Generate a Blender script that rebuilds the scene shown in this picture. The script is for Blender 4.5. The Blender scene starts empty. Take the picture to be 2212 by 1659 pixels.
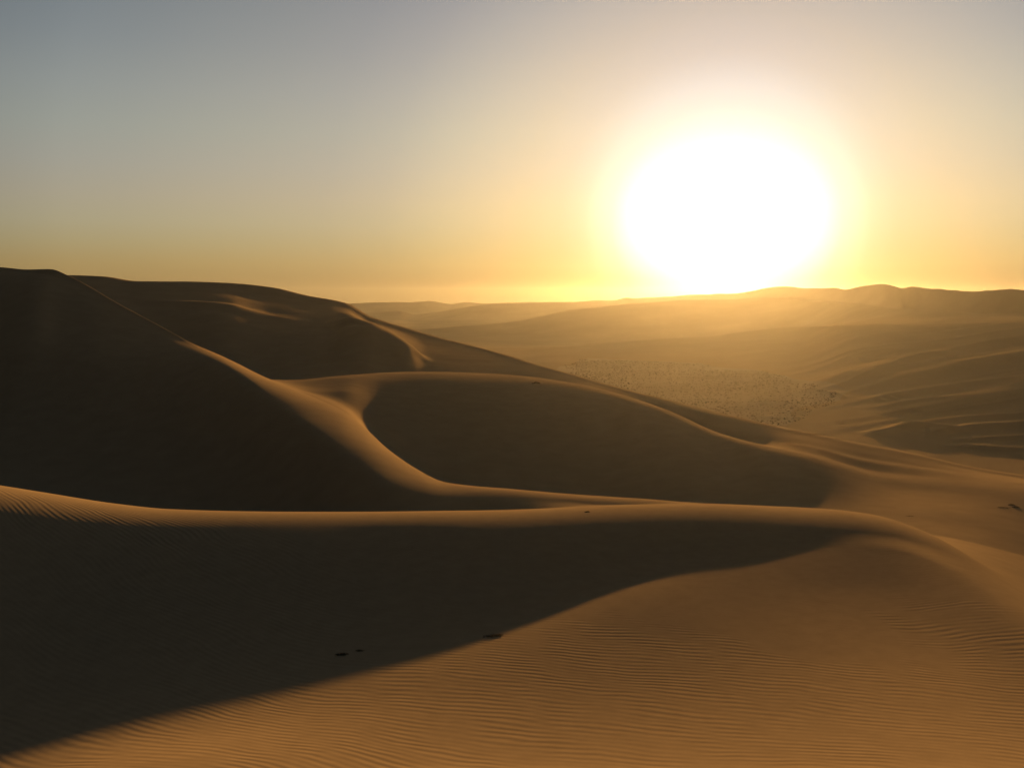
import bpy, math, random
import numpy as np
from mathutils import Vector

R = math.radians
sc = bpy.context.scene
col = sc.collection
rng = np.random.default_rng(7)
random.seed(7)

# ------------------------------------------------------------------ camera
F = 2268.0                      # focal length in units of a 2212 px wide frame
CX, CY, HOR = 1106.0, 829.5, 645.0
PITCH = math.atan((CY - HOR) / F)
cp, sp = math.cos(PITCH), math.sin(PITCH)
cam = bpy.data.cameras.new("camera")
cam.sensor_width = 36.0
cam.lens = 36.0 * F / 2212.0
cam.clip_start = 0.1
cam.clip_end = 40000.0
cam_o = bpy.data.objects.new("camera", cam)
cam_o.location = (0, 0, 0)
cam_o.rotation_euler = (R(90) - PITCH, 0, 0)
col.objects.link(cam_o)
sc.camera = cam_o


def ray(x, y):
    """frame point -> (sideways per metre forward, drop per metre forward)"""
    u = (np.asarray(x, float) - CX) / F
    v = (CY - np.asarray(y, float)) / F
    fw = cp + v * sp
    return u / fw, (sp - v * cp) / fw


# ------------------------------------------------------------------ sun, sky
sa, st = ray(1565, 480)
SUN = Vector((float(sa), 1.0, -float(st))).normalized()
SUN_EL = math.asin(SUN.z)
SUN_AZ = math.atan2(SUN.x, SUN.y)
SUN_SLOPE = SUN.z / SUN.y       # rise of a sun ray per metre forward

lamp = bpy.data.lights.new("sun", 'SUN')
lamp.energy = 3.2
lamp.angle = R(0.5)
lamp.color = (1.0, 0.53, 0.155)
lamp_o = bpy.data.objects.new("sun", lamp)
lamp_o.rotation_euler = SUN.to_track_quat('Z', 'Y').to_euler()
lamp_o.location = (300, 1500, 300)
col.objects.link(lamp_o)

world = bpy.data.worlds.new("World")
sc.world = world
world.use_nodes = True
nt = world.node_tree
nt.nodes.clear()
N, LK = nt.nodes.new, nt.links.new


def ramp(tree, stops, fac):
    n = tree.nodes.new('ShaderNodeValToRGB')
    cr = n.color_ramp
    cr.interpolation = 'B_SPLINE' if False else 'EASE'
    cr.interpolation = 'LINEAR'
    while len(cr.elements) < len(stops):
        cr.elements.new(0.5)
    for e, (p, c) in zip(cr.elements, stops):
        e.position = p
    for e, (p, c) in zip(cr.elements, stops):
        e.color = (c[0], c[1], c[2], 1)
    tree.links.new(fac, n.inputs[0])
    return n.outputs[0]


def resample(stops, n=30):
    """smooth the hand-set stops with a monotone cubic, so no banding shows"""
    p = np.array([s[0] for s in stops])
    c = np.array([s[1] for s in stops])
    q = p[0] + (p[-1] - p[0]) * np.linspace(0, 1, n) ** 2.2
    return [(float(a), tuple(float(pchip(p, c[:, k], np.array([a]))[0]) for k in range(3))) for a in q]


def pchip(x, y, xi):
    x = np.asarray(x, float)
    y = np.asarray(y, float)
    xi = np.clip(xi, x[0], x[-1])
    if len(x) == 1:
        return np.full_like(xi, y[0])
    h = np.diff(x)
    dl = np.diff(y) / h
    m = np.zeros_like(y)
    m[0], m[-1] = dl[0], dl[-1]
    for k in range(1, len(x) - 1):
        if dl[k - 1] * dl[k] > 0:
            w1, w2 = 2 * h[k] + h[k - 1], h[k] + 2 * h[k - 1]
            m[k] = (w1 + w2) / (w1 / dl[k - 1] + w2 / dl[k])
    i = np.clip(np.searchsorted(x, xi, side='right') - 1, 0, len(x) - 2)
    s = (xi - x[i]) / h[i]
    return ((1 + 2 * s) * (1 - s) ** 2 * y[i] + s * (1 - s) ** 2 * h[i] * m[i]
            + s * s * (3 - 2 * s) * y[i + 1] + s * s * (s - 1) * h[i] * m[i + 1])


tc = N('ShaderNodeTexCoord')
nrm = N('ShaderNodeVectorMath'); nrm.operation = 'NORMALIZE'
LK(tc.outputs['Generated'], nrm.inputs[0])
sep = N('ShaderNodeSeparateXYZ')
LK(nrm.outputs[0], sep.inputs[0])
# elevation 0..90 deg -> 0..1
asn = N('ShaderNodeMath'); asn.operation = 'ARCSINE'
LK(sep.outputs[2], asn.inputs[0])
el = N('ShaderNodeMath'); el.operation = 'MULTIPLY'; el.use_clamp = True
el.inputs[1].default_value = 2 / math.pi
LK(asn.outputs[0], el.inputs[0])
# angle from the sun 0..90 deg -> 0..1
dot = N('ShaderNodeVectorMath'); dot.operation = 'DOT_PRODUCT'
dot.inputs[1].default_value = SUN
LK(nrm.outputs[0], dot.inputs[0])
acs = N('ShaderNodeMath'); acs.operation = 'ARCCOSINE'
LK(dot.outputs['Value'], acs.inputs[0])
ang = N('ShaderNodeMath'); ang.operation = 'MULTIPLY'; ang.use_clamp = True
ang.inputs[1].default_value = 2 / math.pi
LK(acs.outputs[0], ang.inputs[0])

EXPOSURE = 1.3
K = 2 ** -EXPOSURE
EL_STOPS = [(0.0, (.27, .175, .066)), (.7 / 90, (.31, .208, .08)), (1.8 / 90, (.345, .25, .105)), (4 / 90, (.35, .318, .21)), (8 / 90, (.29, .31, .28)),
            (11 / 90, (.235, .268, .272)), (14.5 / 90, (.165, .20, .225)), (20 / 90, (.12, .155, .185)),
            (30 / 90, (.085, .105, .12)), (50 / 90, (.073, .088, .10)), (1.0, (.066, .08, .092))]
GL_STOPS = [(0.0, (.68, .55, .30)), (6.3 / 90, (.66, .52, .29)), (7.3 / 90, (.60, .44, .225)), (8.5 / 90, (.55, .37, .16)), (10.8 / 90, (.49, .315, .11)),
            (14 / 90, (.37, .25, .09)), (20 / 90, (.165, .11, .045)),
            (26 / 90, (.10, .066, .022)), (36 / 90, (.02, .012, .003)), (50 / 90, (0, 0, 0)), (1.0, (0, 0, 0))]
CORE_STOPS = [(0.0, (1.5, 1.5, 1.6)), (3.8 / 90, (1.0, 1.0, 1.1)), (4.5 / 90, (.55, .62, .68)), (5.05 / 90, (.32, .40, .46)), (5.7 / 90, (.14, .20, .23)),
              (6.5 / 90, (.04, .07, .09)), (7.8 / 90, (0, 0, 0)), (1.0, (0, 0, 0))]
CORE_STOPS = [(p, tuple(K * q for q in c)) for p, c in CORE_STOPS]
EL_STOPS = [(p, tuple(K * q for q in c)) for p, c in EL_STOPS]
GL_STOPS = [(p, tuple(K * q for q in c)) for p, c in GL_STOPS]
base = ramp(nt, resample(EL_STOPS), el.outputs[0])
glow = ramp(nt, resample(GL_STOPS), ang.outputs[0])
# the sky opposite the sunset is dimmer
az = ramp(nt, [(0.0, (1, 1, 1)), (0.38, (1, 1, 1)), (0.62, (.30, .31, .33)), (1.0, (.16, .17, .19))], ang.outputs[0])
mul = N('ShaderNodeMixRGB'); mul.blend_type = 'MULTIPLY'; mul.inputs[0].default_value = 1
LK(base, mul.inputs[1]); LK(az, mul.inputs[2])
add = N('ShaderNodeMixRGB'); add.blend_type = 'ADD'; add.inputs[0].default_value = 1
hi = ramp(nt, [(0.0, (.03, .02, .01)), (.7 / 90, (.12, .09, .08)), (1.8 / 90, (.31, .29, .28)), (5 / 90, (.4, .4, .42)), (9 / 90, (.38, .40, .56)), (15 / 90, (.32, .36, .72)), (24 / 90, (.16, .20, .45)), (45 / 90, (.05, .06, .15)), (1.0, (.04, .05, .12))], el.outputs[0])
hi25 = N('ShaderNodeVectorMath'); hi25.operation = 'SCALE'; hi25.inputs['Scale'].default_value = 2.5
LK(hi, hi25.inputs[0]); hi = hi25.outputs[0]
mul2 = N('ShaderNodeMixRGB'); mul2.blend_type = 'MULTIPLY'; mul2.inputs[0].default_value = 1
LK(glow, mul2.inputs[1]); LK(hi, mul2.inputs[2])
core = ramp(nt, resample(CORE_STOPS, 32), ang.outputs[0])
fade = ramp(nt, [(0.0, (.7, .62, .42)), (1.2 / 90, (.8, .75, .6)), (3 / 90, (1, 1, 1)), (5.0 / 90, (1, 1, 1)), (7.2 / 90, (.62, .62, .6)), (9 / 90, (.3, .3, .28)), (12 / 90, (.1, .1, .1)), (1.0, (.1, .1, .1))], el.outputs[0])
mul3 = N('ShaderNodeMixRGB'); mul3.blend_type = 'MULTIPLY'; mul3.inputs[0].default_value = 1
LK(core, mul3.inputs[1]); LK(fade, mul3.inputs[2])
add0 = N('ShaderNodeMixRGB'); add0.blend_type = 'ADD'; add0.inputs[0].default_value = 1
LK(mul2.outputs[0], add0.inputs[1]); LK(mul3.outputs[0], add0.inputs[2])
LK(mul.outputs[0], add.inputs[1]); LK(add0.outputs[0], add.inputs[2])
bg1 = N('ShaderNodeBackground')
bg1.inputs['Strength'].default_value = 1.0
LK(add.outputs[0], bg1.inputs['Color'])
sky = N('ShaderNodeTexSky')
sky.sky_type = 'NISHITA'
sky.sun_disc = False
sky.sun_elevation = SUN_EL
sky.sun_rotation = SUN_AZ
sky.dust_density = 3.0
bg2 = N('ShaderNodeBackground')
bg2.inputs['Strength'].default_value = 0.001
LK(sky.outputs[0], bg2.inputs['Color'])
adds = N('ShaderNodeAddShader')
LK(bg1.outputs[0], adds.inputs[0]); LK(bg2.outputs[0], adds.inputs[1])
wo = N('ShaderNodeOutputWorld')
LK(adds.outputs[0], wo.inputs['Surface'])

sc.view_settings.view_transform = 'Standard'
sc.view_settings.look = 'None'
sc.view_settings.exposure = EXPOSURE
sc.view_settings.gamma = 1.0
sc.cycles.use_denoising = True
sc.cycles.use_adaptive_sampling = False
sc.cycles.max_bounces = 2
sc.cycles.diffuse_bounces = 0
sc.cycles.volume_bounces = 0
sc.cycles.sample_clamp_indirect = 9.0

HAZE = True
HAZE_DENSITY = 4.9e-5
HAZE_G = 0.84

# ------------------------------------------------------------------ terrain
# Every dune is a band of one height field.  Its crests, hollows and
# terminators are control curves: frame point + distance forward in metres.
Y0 = 20.0                        # the columns fan out from 20 m behind the camera
colv = np.concatenate([np.linspace(-.95, -.5, 40, endpoint=False), np.linspace(-.5, .5, 820, endpoint=False),
                       np.linspace(.5, .95, 41)])
NC = len(colv)


def smooth(v, s):
    if s <= 0:
        return v
    r = int(s * 3) + 1
    k = np.exp(-.5 * (np.arange(-r, r + 1) / s) ** 2)
    k /= k.sum()
    return np.convolve(np.pad(v, r, mode='edge'), k, mode='valid')


class Curve:
    """d, z and slopes per column"""
    def __init__(self, d, z, ml=0.0, mr=None):
        self.d, self.z = d, z
        self.ml = np.broadcast_to(np.asarray(ml, float), d.shape).copy()
        self.mr = self.ml.copy() if mr is None else np.broadcast_to(np.asarray(mr, float), d.shape).copy()

    @property
    def t(self):
        return -self.z / self.d

    @property
    def x(self):
        """frame x of each column at this curve"""
        u = colv * (self.d + Y0) / self.d
        return CX + F * u * (cp + .0 * u)


def crest(pts, sm=3.0, dsc=1.0):
    p = np.array(pts, float)
    a, t = ray(p[:, 0], p[:, 1])
    d = p[:, 2] * dsc
    c = a * d / (d + Y0)                     # fan column of each control point
    o = np.argsort(c)
    c, d, t = c[o], d[o], t[o]
    D = smooth(pchip(c, d, colv), sm)
    T = smooth(pchip(c, t, colv), sm)
    return Curve(D, -T * D)


def byx(ref, pts, sm=6.0):
    """a quantity given at frame x along a reference curve"""
    p = np.array(pts, float)
    return smooth(pchip(p[:, 0], p[:, 1], ref.x), sm)


ones = np.ones(NC)


def lit_band(cr, gap, m_top, m_low=None):
    """start of the sunlit rounding in front of a crest"""
    m_low = SUN_SLOPE * ones if m_low is None else m_low * ones
    c = Curve(cr.d - gap, cr.z - gap * (m_low + m_top) / 2, m_low)
    c.band = (cr, gap, m_top, m_low)
    return c


ones = np.ones(NC)
# -- the dune the photographer stands on and the near crest
foot0 = Curve(-14 * ones, -1.2 * ones, -.01)
foot1 = Curve(0.3 * ones, -1.7 * ones, -.12)
bott = crest([(-600, 1950, 16), (0, 1740, 17.6), (300, 1690, 17.8), (600, 1665, 18), (1106, 1659, 18), (1700, 1659, 17.5), (2212, 1659, 17), (2800, 1659, 17)], 8)
bott.ml[:] = bott.mr[:] = -.13
K1 = crest([(-700, 960, 36), (-300, 1005, 37), (0, 1050, 38), (100, 1066, 38.4), (250, 1090, 39), (370, 1102, 39.4), (600, 1106, 40),
            (800, 1104, 40.5), (1100, 1099, 41), (1500, 1088, 43), (1700, 1095, 43), (1880, 1112, 42), (2000, 1150, 40),
            (2080, 1195, 38), (2212, 1275, 36), (2500, 1450, 32), (2800, 1600, 29)], 4)
K1.ml[:] = K1.mr[:] = -K1.t
gapK = byx(K1, [(-400, 4), (0, 4), (600, 3.8), (1100, 4.6), (1500, 5), (1800, 5.5), (2000, 5), (2212, 3.5), (2600, 3)])
T2 = lit_band(K1, gapK, K1.ml.copy(), SUN_SLOPE + .005)
# shadow edge on the near slope: where the sun ray grazing T2 lands
sx = np.array([-500, 0, 200, 560, 900, 1130, 1300, 1500, 1650, 1800, 1920, 2030, 2150, 2300, 2700], float)
sy = np.array([1760, 1650, 1602, 1525, 1440, 1355, 1290, 1226, 1204, 1188, 1184, 1200, 1265, 1370, 1600], float)
_, s_t = ray(sx, sy)
T2x = T2.x
ks = []
for x, y, t in zip(sx, sy, s_t):
    yc = 1140
    xc = x + max(0, (y - yc)) / (y - 480) * (1565 - x)
    tc_ = np.interp(xc, T2x, T2.t)
    dc_ = np.interp(xc, T2x, T2.d)
    q = SUN_SLOPE + np.interp(x, [1400, 1600, 1720, 1830, 2000], [0, .018, .010, -.006, -.03])
    ks.append((x, y, min(dc_ * (tc_ + q) / (t + q), np.interp(x, T2x, T2.d) - 1.8)))
T1 = crest(ks, 6)
T1.ml[:] = byx(T1, [(0, -.07), (1200, -.04), (1600, .01), (1800, .035), (1950, .05), (2100, .02), (2300, -.1)])
T1.mr[:] = T1.ml
# -- hollow behind the near crest
v1 = byx(K1, [(0, .02), (1800, .02), (2000, .012), (2212, .006)])
V1 = Curve(K1.d + 5, -(K1.t + v1) * (K1.d + 5), byx(K1, [(0, -.2), (1800, -.2), (2212, -.16)]))
lf = byx(K1, [(0, .012), (900, .010), (1100, .007), (1400, .008), (1800, .012), (2000, -.004), (2212, -.02)])
lfd = byx(K1, [(-400, 80), (0, 74), (145, 71), (300, 69), (574, 64), (746, 59), (900, 57.5), (1000, 58), (1100, 57.5), (1300, 56.5), (1500, 55), (1880, 52), (2212, 46), (2700, 40)])
LF = Curve(lfd, -(K1.t + lf) * lfd, byx(K1, [(0, .12), (900, .1), (1700, .04), (2212, -.06)]))
# -- the left dune and its long sharp ridge
S = 1.3
L = crest([(-700, 560, 150), (-300, 572, 142), (0, 578, 105 * S), (60, 583, 103 * S), (110, 582, 101 * S), (145, 595, 100 * S), (256, 656, 95 * S),
           (337, 700, 92 * S), (405, 737, 88 * S), (472, 768, 84 * S), (574, 821, 76 * S), (641, 848, 72 * S), (746, 892, 66 * S),
           (768, 907, 64.5 * S), (843, 974, 75), (903, 1015, 70.5), (963, 1042, 67.5), (1100, 1056, 64.5), (1300, 1071, 63),
           (1500, 1086, 62), (1640, 1130, 60), (1800, 1142, 58), (2000, 1155, 55), (2212, 1200, 52), (2700, 1330, 50)], 2.0)
mLc = byx(L, [(0, .32), (330, .32), (390, .22), (440, 0.02), (472, -.02), (574, -.035), (746, -.05), (900, -.10), (1100, -.14), (1300, -.15), (1500, -.1), (1700, -.02), (2000, -.05), (2212, -.06)])
mLr = byx(L, [(0, -.3), (300, -.25), (472, -.16), (560, -.06), (600, -.04), (700, -.05), (755, -.06), (825, -.42), (900, -.5), (1200, -.4), (1400, -.25), (1550, -.05), (1700, .03), (2000, -.04), (2212, -.04)], 3)
L.ml[:], L.mr[:] = mLc, mLr
gapL = byx(L, [(0, 3), (400, 3), (472, 7), (574, 11), (641, 13), (746, 15), (843, 11), (903, 8), (1000, 5), (1100, 3.5), (1300, 3), (1500, 3), (2212, 2)])
TL = lit_band(L, gapL, mLc)
# beyond the right end of the near crest the sand falls away evenly
ev = byx(K1, [(0, 0), (1950, 0), (2110, 1), (2400, 1)], 6)
ch_ = (L.z - K1.z) / (L.d - K1.d)
ev2 = byx(K1, [(0, 0), (1830, 0), (1920, .2), (2010, .6), (2110, 1), (2400, 1)], 6)
T1.d = T1.d * (1 - ev2) + (T2.d - 6) * ev2
chB = (K1.z - bott.z) / (K1.d - bott.d)
K1.ml[:] = K1.ml * (1 - ev2) + (chB - 1.2 / (K1.d - bott.d)) * ev2
for q in (V1, LF):
    q.z = q.z * (1 - ev) + (K1.z + ch_ * (q.d - K1.d)) * ev
    q.ml[:] = q.ml * (1 - ev) + ch_ * ev; q.mr[:] = q.ml
TL.saddle = (ev, K1.z + ch_ * (TL.d - K1.d), ch_)
L.ml[:] = L.ml * (1 - ev) + ch_ * ev
K1.mr[:] = K1.mr * (1 - ev) + ch_ * ev
# -- middle dune
Nc = crest([(-600, 640, 150), (0, 640, 160), (200, 680, 150), (350, 742, 140), (480, 783, 122), (574, 820, 112), (620, 822, 84 * S), (750, 810, 88 * S),
            (900, 803, 124), (1100, 810, 122), (1250, 830, 114), (1350, 855, 107), (1450, 890, 76 * S), (1550, 935, 71 * S),
            (1640, 960, 84.5), (1750, 982, 82), (1900, 1022, 79.5), (2212, 1045, 76), (2700, 1090, 72)], 3)
mN = byx(Nc, [(0, .05), (574, -.05), (620, -.075), (750, -.073), (900, -.07), (1250, -.083), (1450, -.108), (1640, -.13), (1750, -.1), (1900, -.06), (2212, -.08)])
Nc.ml[:] = Nc.mr[:] = mN
gapN = byx(Nc, [(0, 5), (620, 10), (750, 15), (900, 15), (1100, 12), (1250, 9), (1450, 6), (1640, 5), (1800, 5), (2212, 5)])
mNl = byx(Nc, [(0, .08), (620, -.02), (720, -.01), (800, .08), (1640, .08), (1750, .05), (1900, .02), (2212, -.01)])
TN = lit_band(Nc, gapN, mN, mNl)
# left of the hollow the ridge runs into the middle dune by a smooth saddle
sad = byx(TN, [(0, 0), (520, 0), (590, 1), (700, 1), (860, 0), (2212, 0)], 6)
chord = (Nc.z - L.z) / (Nc.d - L.d)
zc_ = L.z + chord * (TN.d - L.d)
TN.saddle = (sad, zc_, chord)
sadL = byx(L, [(0, 0), (520, 0), (590, 1), (690, 1), (800, 0), (2212, 0)], 6)
L.mr = L.mr * (1 - sadL) + chord * sadL
# hollow between the ridge and the middle dune
f2 = byx(L, [(0, .10), (574, .35), (641, .45), (746, .4), (830, .12), (900, .10), (1500, .2), (2212, .4)])
V2d = L.d + f2 * np.maximum(TN.d - L.d, 4)
zlin = L.z + (Nc.z - L.z) * (V2d - L.d) / (Nc.d - L.d)
zhid = -(L.t + byx(L, [(0, .016), (500, .012), (700, .006), (900, .013), (1300, .016), (1480, .006), (1700, .002), (2212, .002)])) * V2d
w = byx(L, [(0, 1), (500, 1), (574, 0), (610, 0), (700, .12), (790, .40), (890, .82), (980, 1), (1350, 1), (1460, .82), (1560, .54), (1660, .32), (1780, .17), (1880, .08), (2000, 0), (2212, 0)], 8)
V2 = Curve(V2d, zhid * w + zlin * (1 - w), byx(L, [(0, .0), (600, -.02), (740, .0), (800, .06), (1500, .05), (1800, -.02), (2212, -.03)]))
# -- back dune with the skyline on the left
Pc = crest([(-700, 585, 300), (-300, 590, 270), (0, 596, 225), (145, 595, 218), (225, 598, 216), (300, 608, 214), (390, 608, 218), (480, 611, 223),
            (590, 622, 228), (660, 638, 226), (750, 655, 220), (800, 683, 211), (870, 705, 200), (950, 728, 186),
            (1050, 753, 170), (1150, 783, 150), (1250, 812, 135), (1350, 840, 124), (1450, 865, 86 * S), (1550, 890, 82 * S), (1680, 920, 102), (1800, 945, 98),
            (2000, 985, 94), (2100, 1008, 91), (2212, 1027, 89), (2700, 1110, 82)], 1.5)
mP = byx(Pc, [(0, .03), (300, .05), (600, .05), (700, .02), (760, -.005), (850, -.025), (950, -.04), (1250, -.073), (1450, -.097), (1800, -.13), (2212, -.168)])
Pc.ml[:] = mP
Pc.mr[:] = -.35
gapP = byx(Pc, [(0, 6), (600, 6), (760, 8), (950, 7), (1150, 6), (1250, 5), (1450, 4), (1800, 4), (2212, 4)])
mPl = byx(Pc, [(0, .12), (600, .12), (760, .085), (1250, .08), (1600, .06), (1800, .03), (2212, .0)])
TP = lit_band(Pc, gapP, mP, mPl)
f3 = byx(Nc, [(0, .1), (900, .12), (1100, .2), (1250, .35), (1500, .4), (2212, .45)])
V3d = Nc.d + f3 * np.maximum(TP.d - Nc.d, 2)
h3 = byx(Nc, [(0, .008), (574, .006), (900, .006), (1150, .006), (1300, .005), (1500, .004), (1640, .003), (1800, 0), (2212, -.002)])
V3 = Curve(V3d, -(Nc.t + h3) * V3d, byx(Nc, [(0, .05), (1200, .03), (1500, 0), (1700, -.05), (2212, -.1)]))
z3lin = Nc.z + (TP.z - Nc.z) * f3
w3 = byx(Nc, [(0, 1), (1600, 1), (1760, 0), (2212, 0)])
V3.z = V3.z * w3 + z3lin * (1 - w3)
# two spurs on its face, each with a rounded lit crest and a hollow behind
span = TP.d - V3.d
chQ = (TP.z - V3.z) / span
Qimg = crest([(-600, 640, 190), (250, 611, 190), (320, 617, 190), (380, 624, 190), (440, 633, 190), (500, 639, 190), (543, 657, 190), (600, 672, 190),
              (700, 668, 190), (745, 665, 190), (800, 692, 190), (850, 717, 190), (903, 748, 190), (960, 765, 190), (2700, 1000, 190)], 1.0)
fQ = byx(Qimg, [(0, .6), (745, .6), (800, .55), (850, .48), (903, .36), (960, .36), (1100, .6)], 3)
Qd = V3.d + fQ * span
win = byx(Qimg, [(0, 0), (250, 0), (390, .3), (460, .42), (505, .40), (700, 0), (760, .6), (820, 1), (893, 1), (935, 0), (2212, 0)], 3)
Q = Curve(Qd, (-Qimg.t * Qd) * win + (V3.z + chQ * fQ * span) * (1 - win), 0)
Q.ml = (-Qimg.t) * win + chQ * (1 - win)
Q.mr = -.22 * win + chQ * (1 - win)
TQ = lit_band(Q, .10 * span, Q.ml.copy(), SUN_SLOPE + .01)
TQ.saddle = (1 - win, V3.z + chQ * (fQ - .10) * span, chQ)
V4d = V3.d + (fQ + .1) * span
V4 = Curve(V4d, (-(Qimg.t + .004) * V4d) * win + (V3.z + chQ * (fQ + .1) * span) * (1 - win), chQ)
# -- the drop to the valley, the valley and the far dunes
FS = .32                          # how far the valley and the hills lie
ZF = -66.0 * FS
P1 = Curve(Pc.d * 1.06 + 3, Pc.z - .32 * (Pc.d * .06 + 3), -.35)
F1 = Curve(np.maximum(P1.d + (P1.z - ZF) / .35, 112), ZF * ones, -.02)
F2 = crest([(-800, 900, 1000), (400, 900, 1000), (1000, 900, 720), (1250, 900, 580), (1700, 900, 560), (2000, 900, 500), (2212, 900, 470), (2800, 900, 440)], 10, FS)
F2.z[:] = ZF
F2.ml[:] = F2.mr[:] = byx(F2, [(0, .002), (1500, .004), (1800, .02), (2212, .035)])
D = crest([(-800, 765, 1250), (700, 765, 1250), (1000, 762, 1250), (1135, 759, 1250), (1180, 753, 1250), (1292, 744, 1250), (1367, 737, 1250), (1442, 732, 1260), (1514, 729, 1260),
           (1581, 720, 1280), (1694, 709, 1280), (1850, 704, 1100), (2000, 702, 1090), (2212, 700, 1060), (2800, 690, 1020)], 3, FS)
D.ml[:] = byx(D, [(0, 0), (1135, .0), (1300, .06), (1700, .09), (2212, .08)])
D.mr[:] = byx(D, [(0, 0), (1135, -.01), (1300, -.06), (1700, -.04), (1900, .02), (2212, .03)])
C = crest([(-800, 720, 2200), (700, 718, 2200), (921, 712, 2200), (992, 705, 2200), (1105, 695, 2200), (1180, 682, 2200), (1225, 671, 2200), (1273, 666, 2200),
           (1367, 656, 2200), (1500, 650, 2200), (1700, 648, 2100), (1850, 660, 1650), (2000, 672, 1400), (2070, 676, 1360), (2212, 681, 1300), (2800, 690, 1250)], 2, FS)
C.ml[:], C.mr[:] = .12, -.08
B = crest([(-800, 672, 3900), (500, 677, 3900), (793, 677, 3900), (861, 674, 3900), (894, 680, 3900), (940, 674, 3859), (992, 665, 3806), (1048, 657, 3748), (1090, 654, 3706), (1120, 655, 3675),
           (1153, 653.5, 3641), (1198, 654.5, 3595), (1232, 655, 3561), (1292, 648, 3500), (1318, 649.5, 3437), (1352, 644, 3355), (1370, 646, 3312), (1434, 640.5, 3158), (1510, 638, 2976), (1590, 634, 2789),
           (1620, 628, 2719), (1650, 623, 2649), (1700, 620, 2532), (1714, 621, 2500), (1743, 624, 2429), (1773, 624, 2357), (1804, 621, 2282), (1825, 625, 2231), (1850, 621, 2170), (1883, 615, 2091),
           (1908, 614, 2038), (1928, 618, 2009), (1949, 623, 1979), (1971, 620, 1850), (2009, 625, 1780), (2051, 626, 1710), (2096, 629, 1640), (2187, 625, 1560), (2212, 627, 1540), (2500, 618, 1450), (2800, 630, 1400)], .7, FS)
B.ml[:], B.mr[:] = .13, -.1
A = crest([(-800, 650, 5200), (300, 652, 5200), (600, 650, 5200), (752, 655, 5200), (815, 652, 5200), (846, 652, 5200), (890, 654, 5200), (928, 651, 5200), (973, 656, 5200), (1003, 652, 5200),
           (1052, 655, 5200), (1120, 652.5, 5200), (1200, 652.5, 5200), (1290, 650, 5200), (1500, 646, 5200), (2212, 640, 5200), (2800, 640, 5200)], .7, FS)
A.ml[:], A.mr[:] = .12, -.05


def dip(c1, c2, f, off, m=0.0):
    d = c1.d + f * (c2.d - c1.d)
    zh = -(c1.t + off) * d
    return Curve(d, np.maximum(zh, -75.0 * FS), m)


D2 = dip(D, C, .55, byx(D, [(0, .002), (1135, .002), (1300, .004), (1700, .002), (1900, -.004), (2212, -.006)]))
C2 = dip(C, B, .72, byx(C, [(0, .004), (921, .004), (1300, .004), (1500, .001), (1800, -.002), (1900, 0), (2212, .001)]))
B2 = dip(B, A, .72, .005)
E1 = Curve(5700 * FS * ones, -60 * FS * ones, -.01)
E2 = Curve(6100 * FS * ones, -70 * FS * ones, 0)

# (curve, rows up to the next curve)
chain = [(foot0, 8), (foot1, 20), (bott, 40), (T1, 50), (T2, 26), (K1, 16), (V1, 12), (LF, 40), (TL, 40), (L, 16), (V2, 36), (TN, 26),
         (Nc, 14), (V3, 36), (TQ, 24), (Q, 10), (V4, 14), (TP, 20), (Pc, 14), (P1, 20), (F1, 40), (F2, 300), (D, 16), (D2, 90), (C, 16), (C2, 60), (B, 12), (B2, 24), (A, 12), (E1, 4), (E2, 0)]
names = "foot0 foot1 bott T1 T2 K1 V1 LF TL L V2 TN Nc V3 TQ Q V4 TP Pc P1 F1 F2 D D2 C C2 B B2 A E1 E2".split()
prev_d = None
for c, _ in chain:                              # keep the curves in order in every column
    if prev_d is not None:
        c.d = np.maximum(c.d, prev_d + .6)
    prev_d = c.d
start = {}


def build():
    rowsY, rowsZ = [], []
    for i, (c, n) in enumerate(chain):
        start[names[i]] = len(rowsY)
        if n == 0:
            rowsY.append(c.d); rowsZ.append(c.z)
            break
        e = chain[i + 1][0]
        h = e.d - c.d
        for k in range(n):
            s = k / n
            if names[i] in ('F2', 'D2', 'C2', 'F1'):          # closer rows near the camera
                q = c.d * e.d / (e.d + (c.d - e.d) * s)
                s = (q - c.d) / h
            rowsY.append(c.d + h * s)
            rowsZ.append((1 + 2 * s) * (1 - s) ** 2 * c.z + s * (1 - s) ** 2 * h * c.mr + s * s * (3 - 2 * s) * e.z + s * s * (s - 1) * h * e.ml)
    return np.array(rowsY), np.array(rowsZ)


def slopes(GX, GY, Z):
    """sideways and forward slope of the surface at every vertex"""
    P = np.stack([GX, GY, Z], -1)
    n = np.cross(np.gradient(P, axis=1), np.gradient(P, axis=0))
    n /= np.linalg.norm(n, axis=-1, keepdims=True)
    return n


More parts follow.
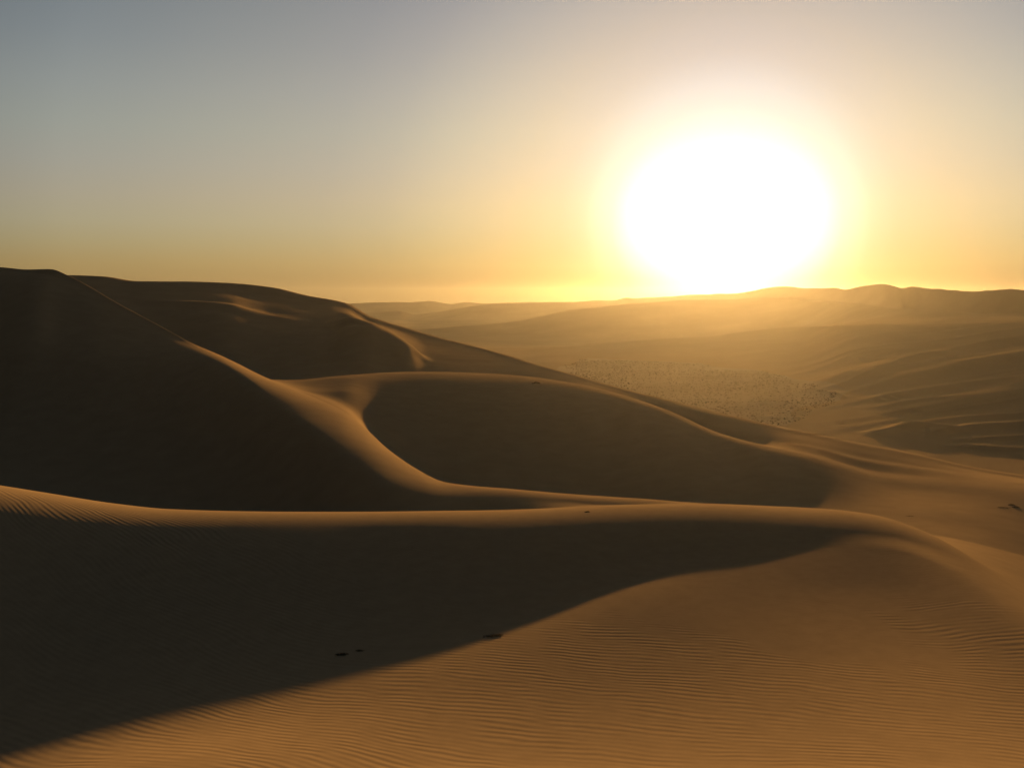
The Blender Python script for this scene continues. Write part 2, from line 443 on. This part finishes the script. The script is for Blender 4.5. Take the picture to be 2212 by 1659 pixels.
TAN_AZ = SUN.x / SUN.y
T1z, T1ml = T1.z.copy(), T1.ml.copy()
for it in range(6):
    GY, GZ = build()
    GX = colv[None, :] * (GY + Y0)
    if it == 5:
        break
    n_ = slopes(GX, GY, GZ)
    for i, (c, _) in enumerate(chain):          # sideways tilt shifts where the sun grazes
        if hasattr(c, 'band'):
            cr, gap, mt, ml = c.band
            zx = smooth(-n_[start[names[i]], :, 0] / n_[start[names[i]], :, 2], 6)
            m2 = .4 * c.ml + .6 * (ml - np.clip((TAN_AZ - colv) * zx, -.3, .3))
            c.ml[:] = m2; c.mr[:] = m2
            c.z = cr.z - gap * (m2 + mt) / 2
            if hasattr(c, 'saddle'):
                sd, zc, ch = c.saddle
                c.z = c.z * (1 - sd) + zc * sd
                c.ml[:] = c.ml * (1 - sd) + ch * sd; c.mr[:] = c.ml
            if c is T2:                      # the right shoulder falls away without a lip
                for q, z0, m0 in ((T1, T1z, T1ml), (T2, T2.z.copy(), T2.ml.copy())):
                    f = (q.d - bott.d) / (K1.d - bott.d)
                    q.z = z0 * (1 - ev2) + (bott.z + chB * (q.d - bott.d) + 1.2 * f * (1 - f)) * ev2
                    q.ml[:] = m0 * (1 - ev2) + (chB + 1.2 * (1 - 2 * f) / (K1.d - bott.d)) * ev2; q.mr[:] = q.ml
            if c is TL:
                c.z = smooth(c.z, 9)
NR = len(GY)


def vnoise(x, y, seed=0):
    """smooth value noise"""
    def hsh(i, j):
        v = np.sin(i * 127.1 + j * 311.7 + seed * 74.7) * 43758.5453
        return v - np.floor(v)
    xi, yi = np.floor(x), np.floor(y)
    fx, fy = x - xi, y - yi
    fx = fx * fx * fx * (fx * (fx * 6 - 15) + 10)
    fy = fy * fy * fy * (fy * (fy * 6 - 15) + 10)
    a = hsh(xi, yi) * (1 - fx) + hsh(xi + 1, yi) * fx
    b = hsh(xi, yi + 1) * (1 - fx) + hsh(xi + 1, yi + 1) * fx
    return (a * (1 - fy) + b * fy) * 2 - 1


def locate(x, y, dmin, dmax, Z=None):
    """first surface point seen at frame point (x, y) between two distances"""
    Z = GZ if Z is None else Z
    a, t = ray(x, y)
    a, t = float(a), float(t)
    prof_d = np.linspace(dmin, dmax, 1500)
    cidx = np.clip(np.interp(a * prof_d / (prof_d + Y0), colv, np.arange(NC)), 0, NC - 1)
    k0 = np.clip(cidx.astype(int), 0, NC - 1)
    kk = np.unique(k0)
    z = np.empty_like(prof_d)
    for k in kk:
        mk = k0 == k
        z[mk] = np.interp(prof_d[mk], GY[:, k], Z[:, k])
    tt = -z / prof_d
    hit = np.nonzero(tt <= t)[0]
    d = prof_d[hit[0]] if len(hit) else dmax
    zz = z[hit[0]] if len(hit) else z[-1]
    return a * d, d, float(zz)


def add_ridge(Z, pts, h, wf, wb, dmin, dmax, ends=(.25, .15)):
    """a low sand ridge whose crest runs through the given frame points"""
    p = np.array([locate(x, y, dmin, dmax)[:2] for x, y in pts])
    seg = np.linalg.norm(np.diff(p, axis=0), axis=1)
    cum = np.concatenate([[0], np.cumsum(seg)])
    q = np.linspace(0, cum[-1], 40)
    P = np.stack([pchip(cum, p[:, 0], q), pchip(cum, p[:, 1], q)], -1)
    m = max(wf, wb) * 3
    r0 = np.nonzero((GY.max(1) > P[:, 1].min() - m))[0][0]
    r1 = np.nonzero((GY.min(1) < P[:, 1].max() + m))[0][-1] + 1
    gx, gy = GX[r0:r1], GY[r0:r1]
    best = np.full(gx.shape, 1e9); sgn = np.zeros(gx.shape); par = np.zeros(gx.shape)
    for k in range(len(P) - 1):
        a, b = P[k], P[k + 1]
        e = b - a
        L2 = (e * e).sum() + 1e-9
        tt = np.clip(((gx - a[0]) * e[0] + (gy - a[1]) * e[1]) / L2, 0, 1)
        dx, dy = gx - a[0] - tt * e[0], gy - a[1] - tt * e[1]
        dd = np.hypot(dx, dy)
        c = e[0] * dy - e[1] * dx
        if e[0] < 0:
            c = -c
        up = dd < best
        best[up] = dd[up]; sgn[up] = np.sign(c)[up]; par[up] = ((k + tt) / (len(P) - 1))[up]
    env = np.clip(par / (ends[0] + 1e-6), 0, 1) * np.clip((1 - par) / (ends[1] + 1e-6), 0, 1)
    env = env * env * (3 - 2 * env)
    pr = np.where(sgn < 0, np.exp(-(best / wf) ** 1.6), np.exp(-(best / wb) ** 2))
    Z = Z.copy()
    Z[r0:r1] += h * env * pr
    return Z


Z = GZ.copy()
# a faint fold down the dark face of the left dune
Z = add_ridge(Z, [(-60, 742), (120, 775), (300, 815), (470, 880), (600, 960)], .8, 7, 7, 60, 120, (.1, .4))
# dunes across the valley on the right
RD = [([(2300, 722), (2211, 736), (2096, 756), (2006, 776), (1916, 796), (1804, 826), (1759, 839)], 3.5, 40, 16),
      ([(2083, 767), (2002, 778), (1939, 797), (1840, 830)], 2.5, 20, 12),
      ([(2300, 747), (2211, 763), (2042, 792), (1961, 812), (1858, 839)], 4, 32, 14),
      ([(2300, 757), (2211, 776), (2096, 796), (1984, 823), (1916, 839), (1849, 854)], 4.5, 32, 14),
      ([(2300, 808), (2211, 828), (2096, 841), (1995, 856), (1894, 869), (1840, 871)], 5.5, 34, 12),
      ([(2300, 822), (2211, 841), (2141, 856), (2074, 868), (1984, 878), (1871, 891)], 4, 22, 11),
      ([(2300, 838), (2211, 856), (2096, 875), (2029, 886), (1961, 895), (1894, 901)], 4, 22, 11),
      ([(2300, 895), (2211, 902), (2096, 909), (1984, 922), (1916, 936)], 4, 26, 9),
      ([(2300, 910), (2211, 920), (2120, 926), (2050, 937), (1990, 945)], 3, 14, 7),
      ([(2070, 942), (2029, 932), (1984, 930), (1930, 935), (1870, 944)], 4, 16, 7),
      ([(2350, 940), (2211, 950), (2140, 952), (2060, 960)], 3.5, 14, 7),
      ([(2400, 965), (2211, 975), (2150, 972), (2080, 968), (2040, 972)], 3, 12, 7),
      ([(1830, 868), (1815, 857), (1795, 852), (1760, 849)], 1.5, 7, 7)]
# tiny sand lips on the flat
RD += [([(1500, 867), (1531, 866), (1568, 866)], 1.0, 5, 7), ([(1600, 873), (1650, 872), (1710, 872)], 1.0, 5, 7),
       ([(1630, 905), (1650, 903), (1668, 904)], 1.2, 5, 7), ([(1684, 906), (1706, 905), (1730, 906)], 1.2, 5, 7),
       ([(1560, 884), (1610, 882), (1660, 884)], .8, 5, 7), ([(1660, 893), (1700, 891), (1745, 892)], .8, 5, 7)]
RDZ = Z
for pts, h, wf, wb in RD:
    hs = np.interp(max(q[1] for q in pts), [800, 850, 900, 1000], [1.0, .85, .6, .5])
    RDZ = add_ridge(RDZ, pts, h * hs * FS, wf * .55 * FS, wb * .9 * FS, 280 * FS, 1250 * FS)
Z = RDZ
# faint uneven swells everywhere far away, combed along the wind on the right
U, W = GX / FS, GY / FS
far = np.clip((W - 330) / 400, 0, 1)
right = np.clip((GX / GY - .20) / .12, 0, 1)
al, pe = U * .84 + W * .55, W * .84 - U * .55
wv = vnoise(al / 300, pe / 46, 3) + .5 * vnoise(al / 150, pe / 21, 4)
Z = Z + FS * far * right * 1.5 * (1 - np.abs(wv)) * np.clip((2300 - W) / 600, 0, 1)
Z = Z + FS * far * right * .8 * (1 - np.abs(vnoise(al / 240, pe / 19, 31))) * np.clip((1500 - W) / 500, 0, 1)
Z = Z + FS * far * (1 - right) * .35 * vnoise(U / 90, W / 60, 14)
hills = np.clip((W - 1250) / 300, 0, 1)
Z = Z + FS * hills * (2.5 * vnoise(U / 220, W / 150, 5) + 1.0 * vnoise(U / 70, W / 60, 6)) * np.clip(W / 3000, .4, 1.2)
# faint swells on the near dunes
near = np.clip(1 - GY / 260, 0, 1) * np.clip((GY - 5) / 10, 0, 1)
Z = Z + near * (.05 * vnoise(GX / 9 + GY / 30, GY / 14, 8) + .02 * vnoise(GX / 3.5, GY / 4.2, 9))

V = np.stack([GX, GY, Z], -1)
du = np.gradient(V, axis=1)
dv = np.gradient(V, axis=0)
NRM = np.cross(du, dv)
NRM /= np.linalg.norm(NRM, axis=-1, keepdims=True)


# ------------------------------------------------------------------ materials
def mat(name):
    m = bpy.data.materials.new(name)
    m.use_nodes = True
    m.node_tree.nodes.clear()
    return m


def sand(name, c1, c2, ripple=0.0, wave=.26, grain=.5, mottling=2.0):
    m = mat(name)
    t = m.node_tree
    n, l = t.nodes.new, t.links.new
    geo = n('ShaderNodeNewGeometry')
    out = n('ShaderNodeOutputMaterial')
    b = n('ShaderNodeBsdfDiffuse')
    b.inputs['Roughness'].default_value = 0.0
    l(b.outputs[0], out.inputs['Surface'])
    nz = n('ShaderNodeTexNoise')
    nz.inputs['Scale'].default_value = mottling
    nz.inputs['Detail'].default_value = 6
    nz.inputs['Roughness'].default_value = .65
    l(geo.outputs['Position'], nz.inputs['Vector'])
    mix = n('ShaderNodeMixRGB')
    mix.inputs[1].default_value = (*c1, 1)
    mix.inputs[2].default_value = (*c2, 1)
    mr = n('ShaderNodeMapRange')
    mr.inputs[1].default_value, mr.inputs[2].default_value = .3, .7
    l(nz.outputs[0], mr.inputs[0])
    l(mr.outputs[0], mix.inputs[0])
    l(mix.outputs[0], b.inputs['Color'])
    if ripple > 0:
        def M(op, a, bb=None, cl=False):
            q = n('ShaderNodeMath'); q.operation = op; q.use_clamp = cl
            for i, v in enumerate((a, bb)):
                if v is None:
                    continue
                if isinstance(v, (int, float)):
                    q.inputs[i].default_value = v
                else:
                    l(v, q.inputs[i])
            return q.outputs[0]

        def noise(scale, det=1.0):
            q = n('ShaderNodeTexNoise')
            q.inputs['Scale'].default_value = scale
            q.inputs['Detail'].default_value = det
            l(geo.outputs['Position'], q.inputs['Vector'])
            return q.outputs[0]
        s = n('ShaderNodeSeparateXYZ')
        l(geo.outputs['Position'], s.inputs[0])
        X, Y = s.outputs[0], s.outputs[1]
        psi = M('ADD', Y, M('MULTIPLY', X, .5))
        psi = M('SUBTRACT', psi, M('MULTIPLY', M('MULTIPLY', X, X), .012))
        psi = M('ADD', psi, M('MULTIPLY', noise(.12), 3.0))
        psi = M('ADD', psi, M('MULTIPLY', noise(.55), .42))
        psi = M('ADD', psi, M('MULTIPLY', noise(1.8), .08))
        w1 = M('SINE', M('MULTIPLY', psi, 2 * math.pi / wave))
        psi2 = M('ADD', psi, M('MULTIPLY', X, -.09))
        psi2 = M('ADD', psi2, M('MULTIPLY', noise(.4), .8))
        w2 = M('SINE', M('MULTIPLY', psi2, 2 * math.pi / (wave * 1.12)))
        h = M('ADD', M('MULTIPLY', w1, .6), M('MULTIPLY', w2, .4))
        h = M('MULTIPLY', h, ripple)
        amp = n('ShaderNodeMapRange')
        amp.inputs[1].default_value, amp.inputs[2].default_value = .3, .68
        amp.inputs[3].default_value, amp.inputs[4].default_value = .7, 1.1
        l(noise(.22, 2.0), amp.inputs[0])
        h = M('MULTIPLY', h, amp.outputs[0])
        gr = M('MULTIPLY', noise(28, 3.0), ripple * grain)
        h = M('ADD', h, gr)
        bump = n('ShaderNodeBump')
        bump.inputs['Strength'].default_value = 1.0
        bump.inputs['Distance'].default_value = 1.0
        l(h, bump.inputs['Height'])
        l(bump.outputs[0], b.inputs['Normal'])
    return m


SAND1, SAND2 = (.44, .325, .20), (.50, .37, .228)
m_near = sand("rippled_sand", SAND1, SAND2, ripple=.0020, wave=.25, grain=.12)
m_mid = sand("smooth_sand", SAND1, SAND2, ripple=.0016, wave=.32, grain=.1, mottling=.6)
m_back = sand("dune_sand", SAND1, SAND2, mottling=.25)
m_far = sand("far_sand", (.43, .32, .195), (.51, .375, .23), mottling=.02)
m_flat = sand("gravel_flat", (.42, .33, .22), (.52, .41, .28), mottling=.03)


def band(name, r0, r1, m, label, facemask=None, invert=False):
    r0 = start[r0] if isinstance(r0, str) else r0
    r1 = start[r1] if isinstance(r1, str) else r1
    P = V[r0:r1 + 1].reshape(-1, 3)
    Q = NRM[r0:r1 + 1].reshape(-1, 3)
    nr = r1 - r0 + 1
    i, j = np.meshgrid(np.arange(nr - 1), np.arange(NC - 1), indexing='ij')
    a = i * NC + j
    f = np.stack([a, a + 1, a + NC + 1, a + NC], -1).reshape(-1, 4)
    if facemask is not None:
        f = f[facemask.reshape(-1)]
        used = np.unique(f)
        remap = np.zeros(len(P), int); remap[used] = np.arange(len(used))
        P, Q, f = P[used], Q[used], remap[f]
    me = bpy.data.meshes.new(name)
    me.vertices.add(len(P)); me.vertices.foreach_set('co', P.astype(np.float32).ravel())
    me.loops.add(f.size); me.loops.foreach_set('vertex_index', f.astype(np.int32).ravel())
    me.polygons.add(len(f))
    me.polygons.foreach_set('loop_start', (np.arange(len(f)) * 4).astype(np.int32))
    me.polygons.foreach_set('loop_total', np.full(len(f), 4, np.int32))
    me.update(calc_edges=True)
    me.polygons.foreach_set('use_smooth', np.ones(len(f), bool))
    me.normals_split_custom_set_from_vertices(Q.astype(np.float32).tolist())
    me.materials.append(m)
    o = bpy.data.objects.new(name, me)
    col.objects.link(o)
    o['kind'] = 'structure'
    o['label'] = label
    return o


rows_flat = (start['F1'], start['D'])
band("sand_dune", 0, "V1", m_near, "rippled near dune slope, half in shadow, rising to a rounded lit crest")
band("sand_dune", "V1", "V2", m_mid, "large dark dune on the left whose sharp lit ridge runs down to the right")
band("sand_dune", "V2", "V3", m_mid, "smooth rounded dune in the middle with a sunlit crest and dark face")
band("sand_dune", "V3", "F1", m_back, "back dune whose long slope falls from the left skyline to the right")
# the gravel flat in the valley, outlined where it lies
fl = [(1080, 770), (1250, 773), (1500, 785), (1640, 805), (1760, 838), (1800, 851), (1822, 862), (1815, 874), (1770, 885), (1740, 905), (1700, 918), (1660, 930), (1500, 960), (1200, 900), (1000, 860), (1000, 775)]
flp = np.array([locate(x, y, 260 * FS, 1240 * FS)[:2] for x, y in fl])


def inside(px, py, poly):
    r = np.zeros(px.shape, bool)
    n = len(poly)
    for k in range(n):
        x1, y1 = poly[k]; x2, y2 = poly[(k + 1) % n]
        c = ((y1 > py) != (y2 > py)) & (px < (x2 - x1) * (py - y1) / (y2 - y1 + 1e-9) + x1)
        r ^= c
    return r


r0, r1 = rows_flat
fx = (GX[r0:r1, :-1] + GX[r0 + 1:r1 + 1, 1:]) / 2
fy = (GY[r0:r1, :-1] + GY[r0 + 1:r1 + 1, 1:]) / 2
wob = 4 * vnoise(fx / 13, fy / 13, 12)
msk = inside(fx + wob, fy + 4 * vnoise(fx / 16, fy / 16, 13), flp)
band("valley_floor", r0, r1, m_flat, "pale flat valley floor dotted with dark shrubs", msk)
band("terrain", r0, r1, m_far, "low wind-combed dunes across the valley on the right", ~msk)
band("hills", "D", NR - 1, m_far, "hazy far dune hills under the setting sun")


# ------------------------------------------------------------------ shrubs and grass
def leaf_mat(name, c1, c2):
    m = mat(name)
    t = m.node_tree
    n, l = t.nodes.new, t.links.new
    out = n('ShaderNodeOutputMaterial')
    b = n('ShaderNodeBsdfDiffuse')
    nz = n('ShaderNodeTexNoise'); nz.inputs['Scale'].default_value = 3
    tc = n('ShaderNodeTexCoord'); l(tc.outputs['Object'], nz.inputs['Vector'])
    mx = n('ShaderNodeMixRGB'); mx.inputs[1].default_value = (*c1, 1); mx.inputs[2].default_value = (*c2, 1)
    l(nz.outputs[0], mx.inputs[0]); l(mx.outputs[0], b.inputs['Color']); l(b.outputs[0], out.inputs['Surface'])
    return m


m_shrub = leaf_mat("shrub_leaves", (.13, .105, .06), (.20, .16, .10))
m_grass = leaf_mat("dry_grass", (.14, .108, .06), (.26, .195, .11))


def mesh_from(name, verts, faces, m):
    me = bpy.data.meshes.new(name)
    me.from_pydata(verts, [], faces)
    me.materials.append(m)
    return me


def shrub_geo(r, leaves=70, size=.16):
    """a wide low bush: leaf quads spread through a flattened dome, on a few stems"""
    vs, fs = [], []
    for k in range(5):
        an = k * 1.26 + r.uniform(-.4, .4)
        tip = np.array([math.cos(an) * .55, math.sin(an) * .55, .6])
        sd = np.array([-math.sin(an), math.cos(an), 0]) * .03
        b = len(vs)
        vs += [tuple(sd), tuple(-sd), tuple(tip)]
        fs.append((b, b + 1, b + 2))
    lump = r.uniform(0, 6.28, 3)
    for k in range(leaves):
        an = r.uniform(0, 6.283)
        e = math.asin(r.uniform(0, 1) ** .8)
        rad = r.uniform(.55, 1.0) * (1 + .22 * math.sin(3 * an + lump[0]) + .15 * math.sin(5 * an + lump[1]))
        p = np.array([math.cos(an) * math.cos(e) * rad, math.sin(an) * math.cos(e) * rad, .06 + math.sin(e) * rad * .72])
        u = r.normal(size=3); u /= np.linalg.norm(u)
        w = np.cross(u, r.normal(size=3)); w /= np.linalg.norm(w)
        s = size * r.uniform(.7, 1.5)
        b = len(vs)
        vs += [tuple(p - u * s), tuple(p + w * s * .6), tuple(p + u * s), tuple(p - w * s * .6)]
        fs.append((b, b + 1, b + 2, b + 3))
    return vs, fs


shrub_meshes = [mesh_from("shrub", *shrub_geo(rng), m_shrub) for _ in range(6)]
proto_pts = [np.array(me_v[0]) for me_v in [shrub_geo(rng, 26, .26) for _ in range(4)]]
proto = [shrub_geo(rng, 24, .28) for _ in range(4)]

gz_idx0, gz_idx1 = start['F1'], start['D2']


def ground(x, y):
    c = x / (y + Y0)
    k = int(np.clip(np.searchsorted(colv, c), 1, NC - 1))
    w_ = (c - colv[k - 1]) / (colv[k] - colv[k - 1])
    z0 = np.interp(y, GY[:, k - 1], Z[:, k - 1]); z1 = np.interp(y, GY[:, k], Z[:, k])
    return float(z0 * (1 - w_) + z1 * w_)


def frame_of(x, y, z):
    dep = y * cp - z * sp
    return CX + F * x / dep, CY - F * (y * sp + z * cp) / dep


pl_x = np.interp(np.arange(NC), np.arange(NC), Pc.x)
sky_y = lambda fxp: float(np.interp(fxp, Pc.x, CY - F * (Pc.d * sp + Pc.z * cp) / (Pc.d * cp - Pc.z * sp)))
spots = []
lo, hi = flp.min(0), flp.max(0)
while len(spots) < 6000:
    x, y = rng.uniform(lo[0] - 8, hi[0] + 8), rng.uniform(105, hi[1])
    clump = float(vnoise(np.array(x / 17), np.array(y / 17), 21)) * .5 + .5
    if rng.uniform() > .25 + .75 * clump:
        continue
    edge = 3.5 * float(vnoise(np.array(x / 9), np.array(y / 9), 22))
    if not inside(np.array(x + edge), np.array(y + edge), flp):
        continue
    if y < 1.35 * float(np.interp(x / (y + Y0), colv, Pc.d)) + 15:      # on the back of the dune itself
        continue
    z = ground(x, y)
    px, py = frame_of(x, y, z)
    if py > sky_y(px) + 4 or px < 1080:          # behind the back dune
        continue
    spots.append((x, y, z, rng.uniform(.085, .19) * (1.25 if rng.uniform() < .12 else .9)))
spots.sort(key=lambda s: -s[3] / s[1])
for k, (x, y, z, s) in enumerate(spots[:300]):
    o = bpy.data.objects.new("shrub", shrub_meshes[k % 6])
    o.location = (x, y, z - .02)
    o.scale = (s, s, s * random.uniform(.8, 1.2))
    o.rotation_euler = (0, 0, random.uniform(0, 6.28))
    o['label'] = "small dark desert shrub among many scattered over the pale valley floor"
    o['category'] = "shrub"
    o['group'] = "shrubs dotting the valley floor"
    col.objects.link(o)
vs, fs, nb = [], [], 0
for x, y, z, s in spots[300:]:
    pv, pf = proto[random.randrange(4)]
    an = random.uniform(0, 6.28); ca, sn = math.cos(an), math.sin(an)
    P = np.array(pv) * s
    Q = np.stack([P[:, 0] * ca - P[:, 1] * sn + x, P[:, 0] * sn + P[:, 1] * ca + y, P[:, 2] + z - .02], -1)
    vs.append(Q)
    fs += [tuple(i + nb for i in f) for f in pf]
    nb += len(Q)
me = mesh_from("shrubs", np.concatenate(vs).tolist(), fs, m_shrub)
o = bpy.data.objects.new("shrubs", me)
o['kind'] = 'stuff'
o['label'] = "countless small dark shrubs covering the valley floor"
o['category'] = "shrubs"
col.objects.link(o)


def tuft(x, y, d0, d1, length, height, label, upright=.3, n=90):
    """a low tuft of dry grass, combed sideways by the wind, half buried in the sand"""
    wx, wy, wz = locate(x, y, d0, d1, Z)
    wz = ground(wx, wy)
    vs, fs = [], []
    for k in range(n):
        q = rng.uniform(-1, 1)
        bx = q * length * .42
        by = rng.normal() * length * .09
        hh = height * (1 - .75 * abs(q) ** 1.3) * rng.uniform(.5, 1.1)
        lean = rng.uniform(.1, 1.0) * length * .18 * (1 - upright)
        gz = ground(wx + bx, wy + by) - wz
        wd = .006 + .008 * rng.uniform()
        pts = [(bx, by, gz - .02), (bx + lean * .45, by + rng.normal() * .02, gz + hh * .75), (bx + lean, by + rng.normal() * .04, gz + hh)]
        b = len(vs)
        vs += [(pts[0][0] - wd, pts[0][1], pts[0][2]), (pts[0][0] + wd, pts[0][1] + wd, pts[0][2]),
               (pts[1][0] + wd, pts[1][1] + wd, pts[1][2]), (pts[1][0] - wd, pts[1][1], pts[1][2]), pts[2]]
        fs += [(b, b + 1, b + 2, b + 3), (b + 3, b + 2, b + 4)]
    o = bpy.data.objects.new("grass_tuft", mesh_from("grass_tuft", vs, fs, m_grass))
    o.location = (wx, wy, wz)
    o['label'] = label
    o['category'] = "grass tuft"
    o['group'] = "dark dry tufts on the sand"
    col.objects.link(o)


tuft(738, 1414, 15, 36, .42, .05, "dark low tuft in the deep shade, left of the shadow edge on the near slope", n=70)
tuft(776, 1406, 15, 36, .26, .02, "thin flat wisp just right of the dark tuft in the deep shade", n=50)
tuft(1064, 1374, 15, 38, .62, .05, "dark tuft lying just inside the shadow edge on the near slope", n=80)
tuft(1268, 1106, 30, 44, .25, .04, "tiny tuft on the lit crest of the near dune", n=40)
tuft(1158, 829, 80, 130, 1.0, .28, "upright tuft on the crest of the middle dune", .7, 60)
tuft(2167, 1097, 50, 90, .9, .07, "longest and faintest of three dark tufts on the lit sand at the right edge", n=60)
tuft(2184, 1091, 50, 90, .55, .11, "upper dark tuft of a pair at the right edge", n=60)
tuft(2194, 1096, 50, 90, .55, .11, "lower dark tuft of a pair at the right edge", n=60)
tuft(1966, 1115, 45, 90, .5, .03, "thin faint tuft on the brown sand beyond the near crest", n=40)

# ------------------------------------------------------------------ haze
if HAZE:
    zlo, zhi = float(Z.min()) - 1.0, float(Z.max()) + 8.0
    xm = float(np.abs(GX).max()) + 50
    y_lo, y_hi = -40.0, float(GY.max()) + 50
    xs, ys, zs = (-xm, xm), (y_lo, y_hi), (zlo, zhi)
    hv = [(x, y, z) for x in xs for y in ys for z in zs]
    hf = [(0, 1, 3, 2), (4, 6, 7, 5), (0, 4, 5, 1), (2, 3, 7, 6), (0, 2, 6, 4), (1, 5, 7, 3)]
    m = mat("haze")
    t = m.node_tree
    out = t.nodes.new('ShaderNodeOutputMaterial')
    pv = t.nodes.new('ShaderNodeVolumePrincipled')
    pv.inputs['Color'].default_value = (.94, .95, .92, 1)
    pv.inputs['Density'].default_value = HAZE_DENSITY
    pv.inputs['Anisotropy'].default_value = HAZE_G
    t.links.new(pv.outputs[0], out.inputs['Volume'])
    o = bpy.data.objects.new("haze", mesh_from("haze", hv, hf, m))
    o['kind'] = 'stuff'
    o['label'] = "golden evening haze over the dunes and the valley"
    o['category'] = "haze"
    col.objects.link(o)
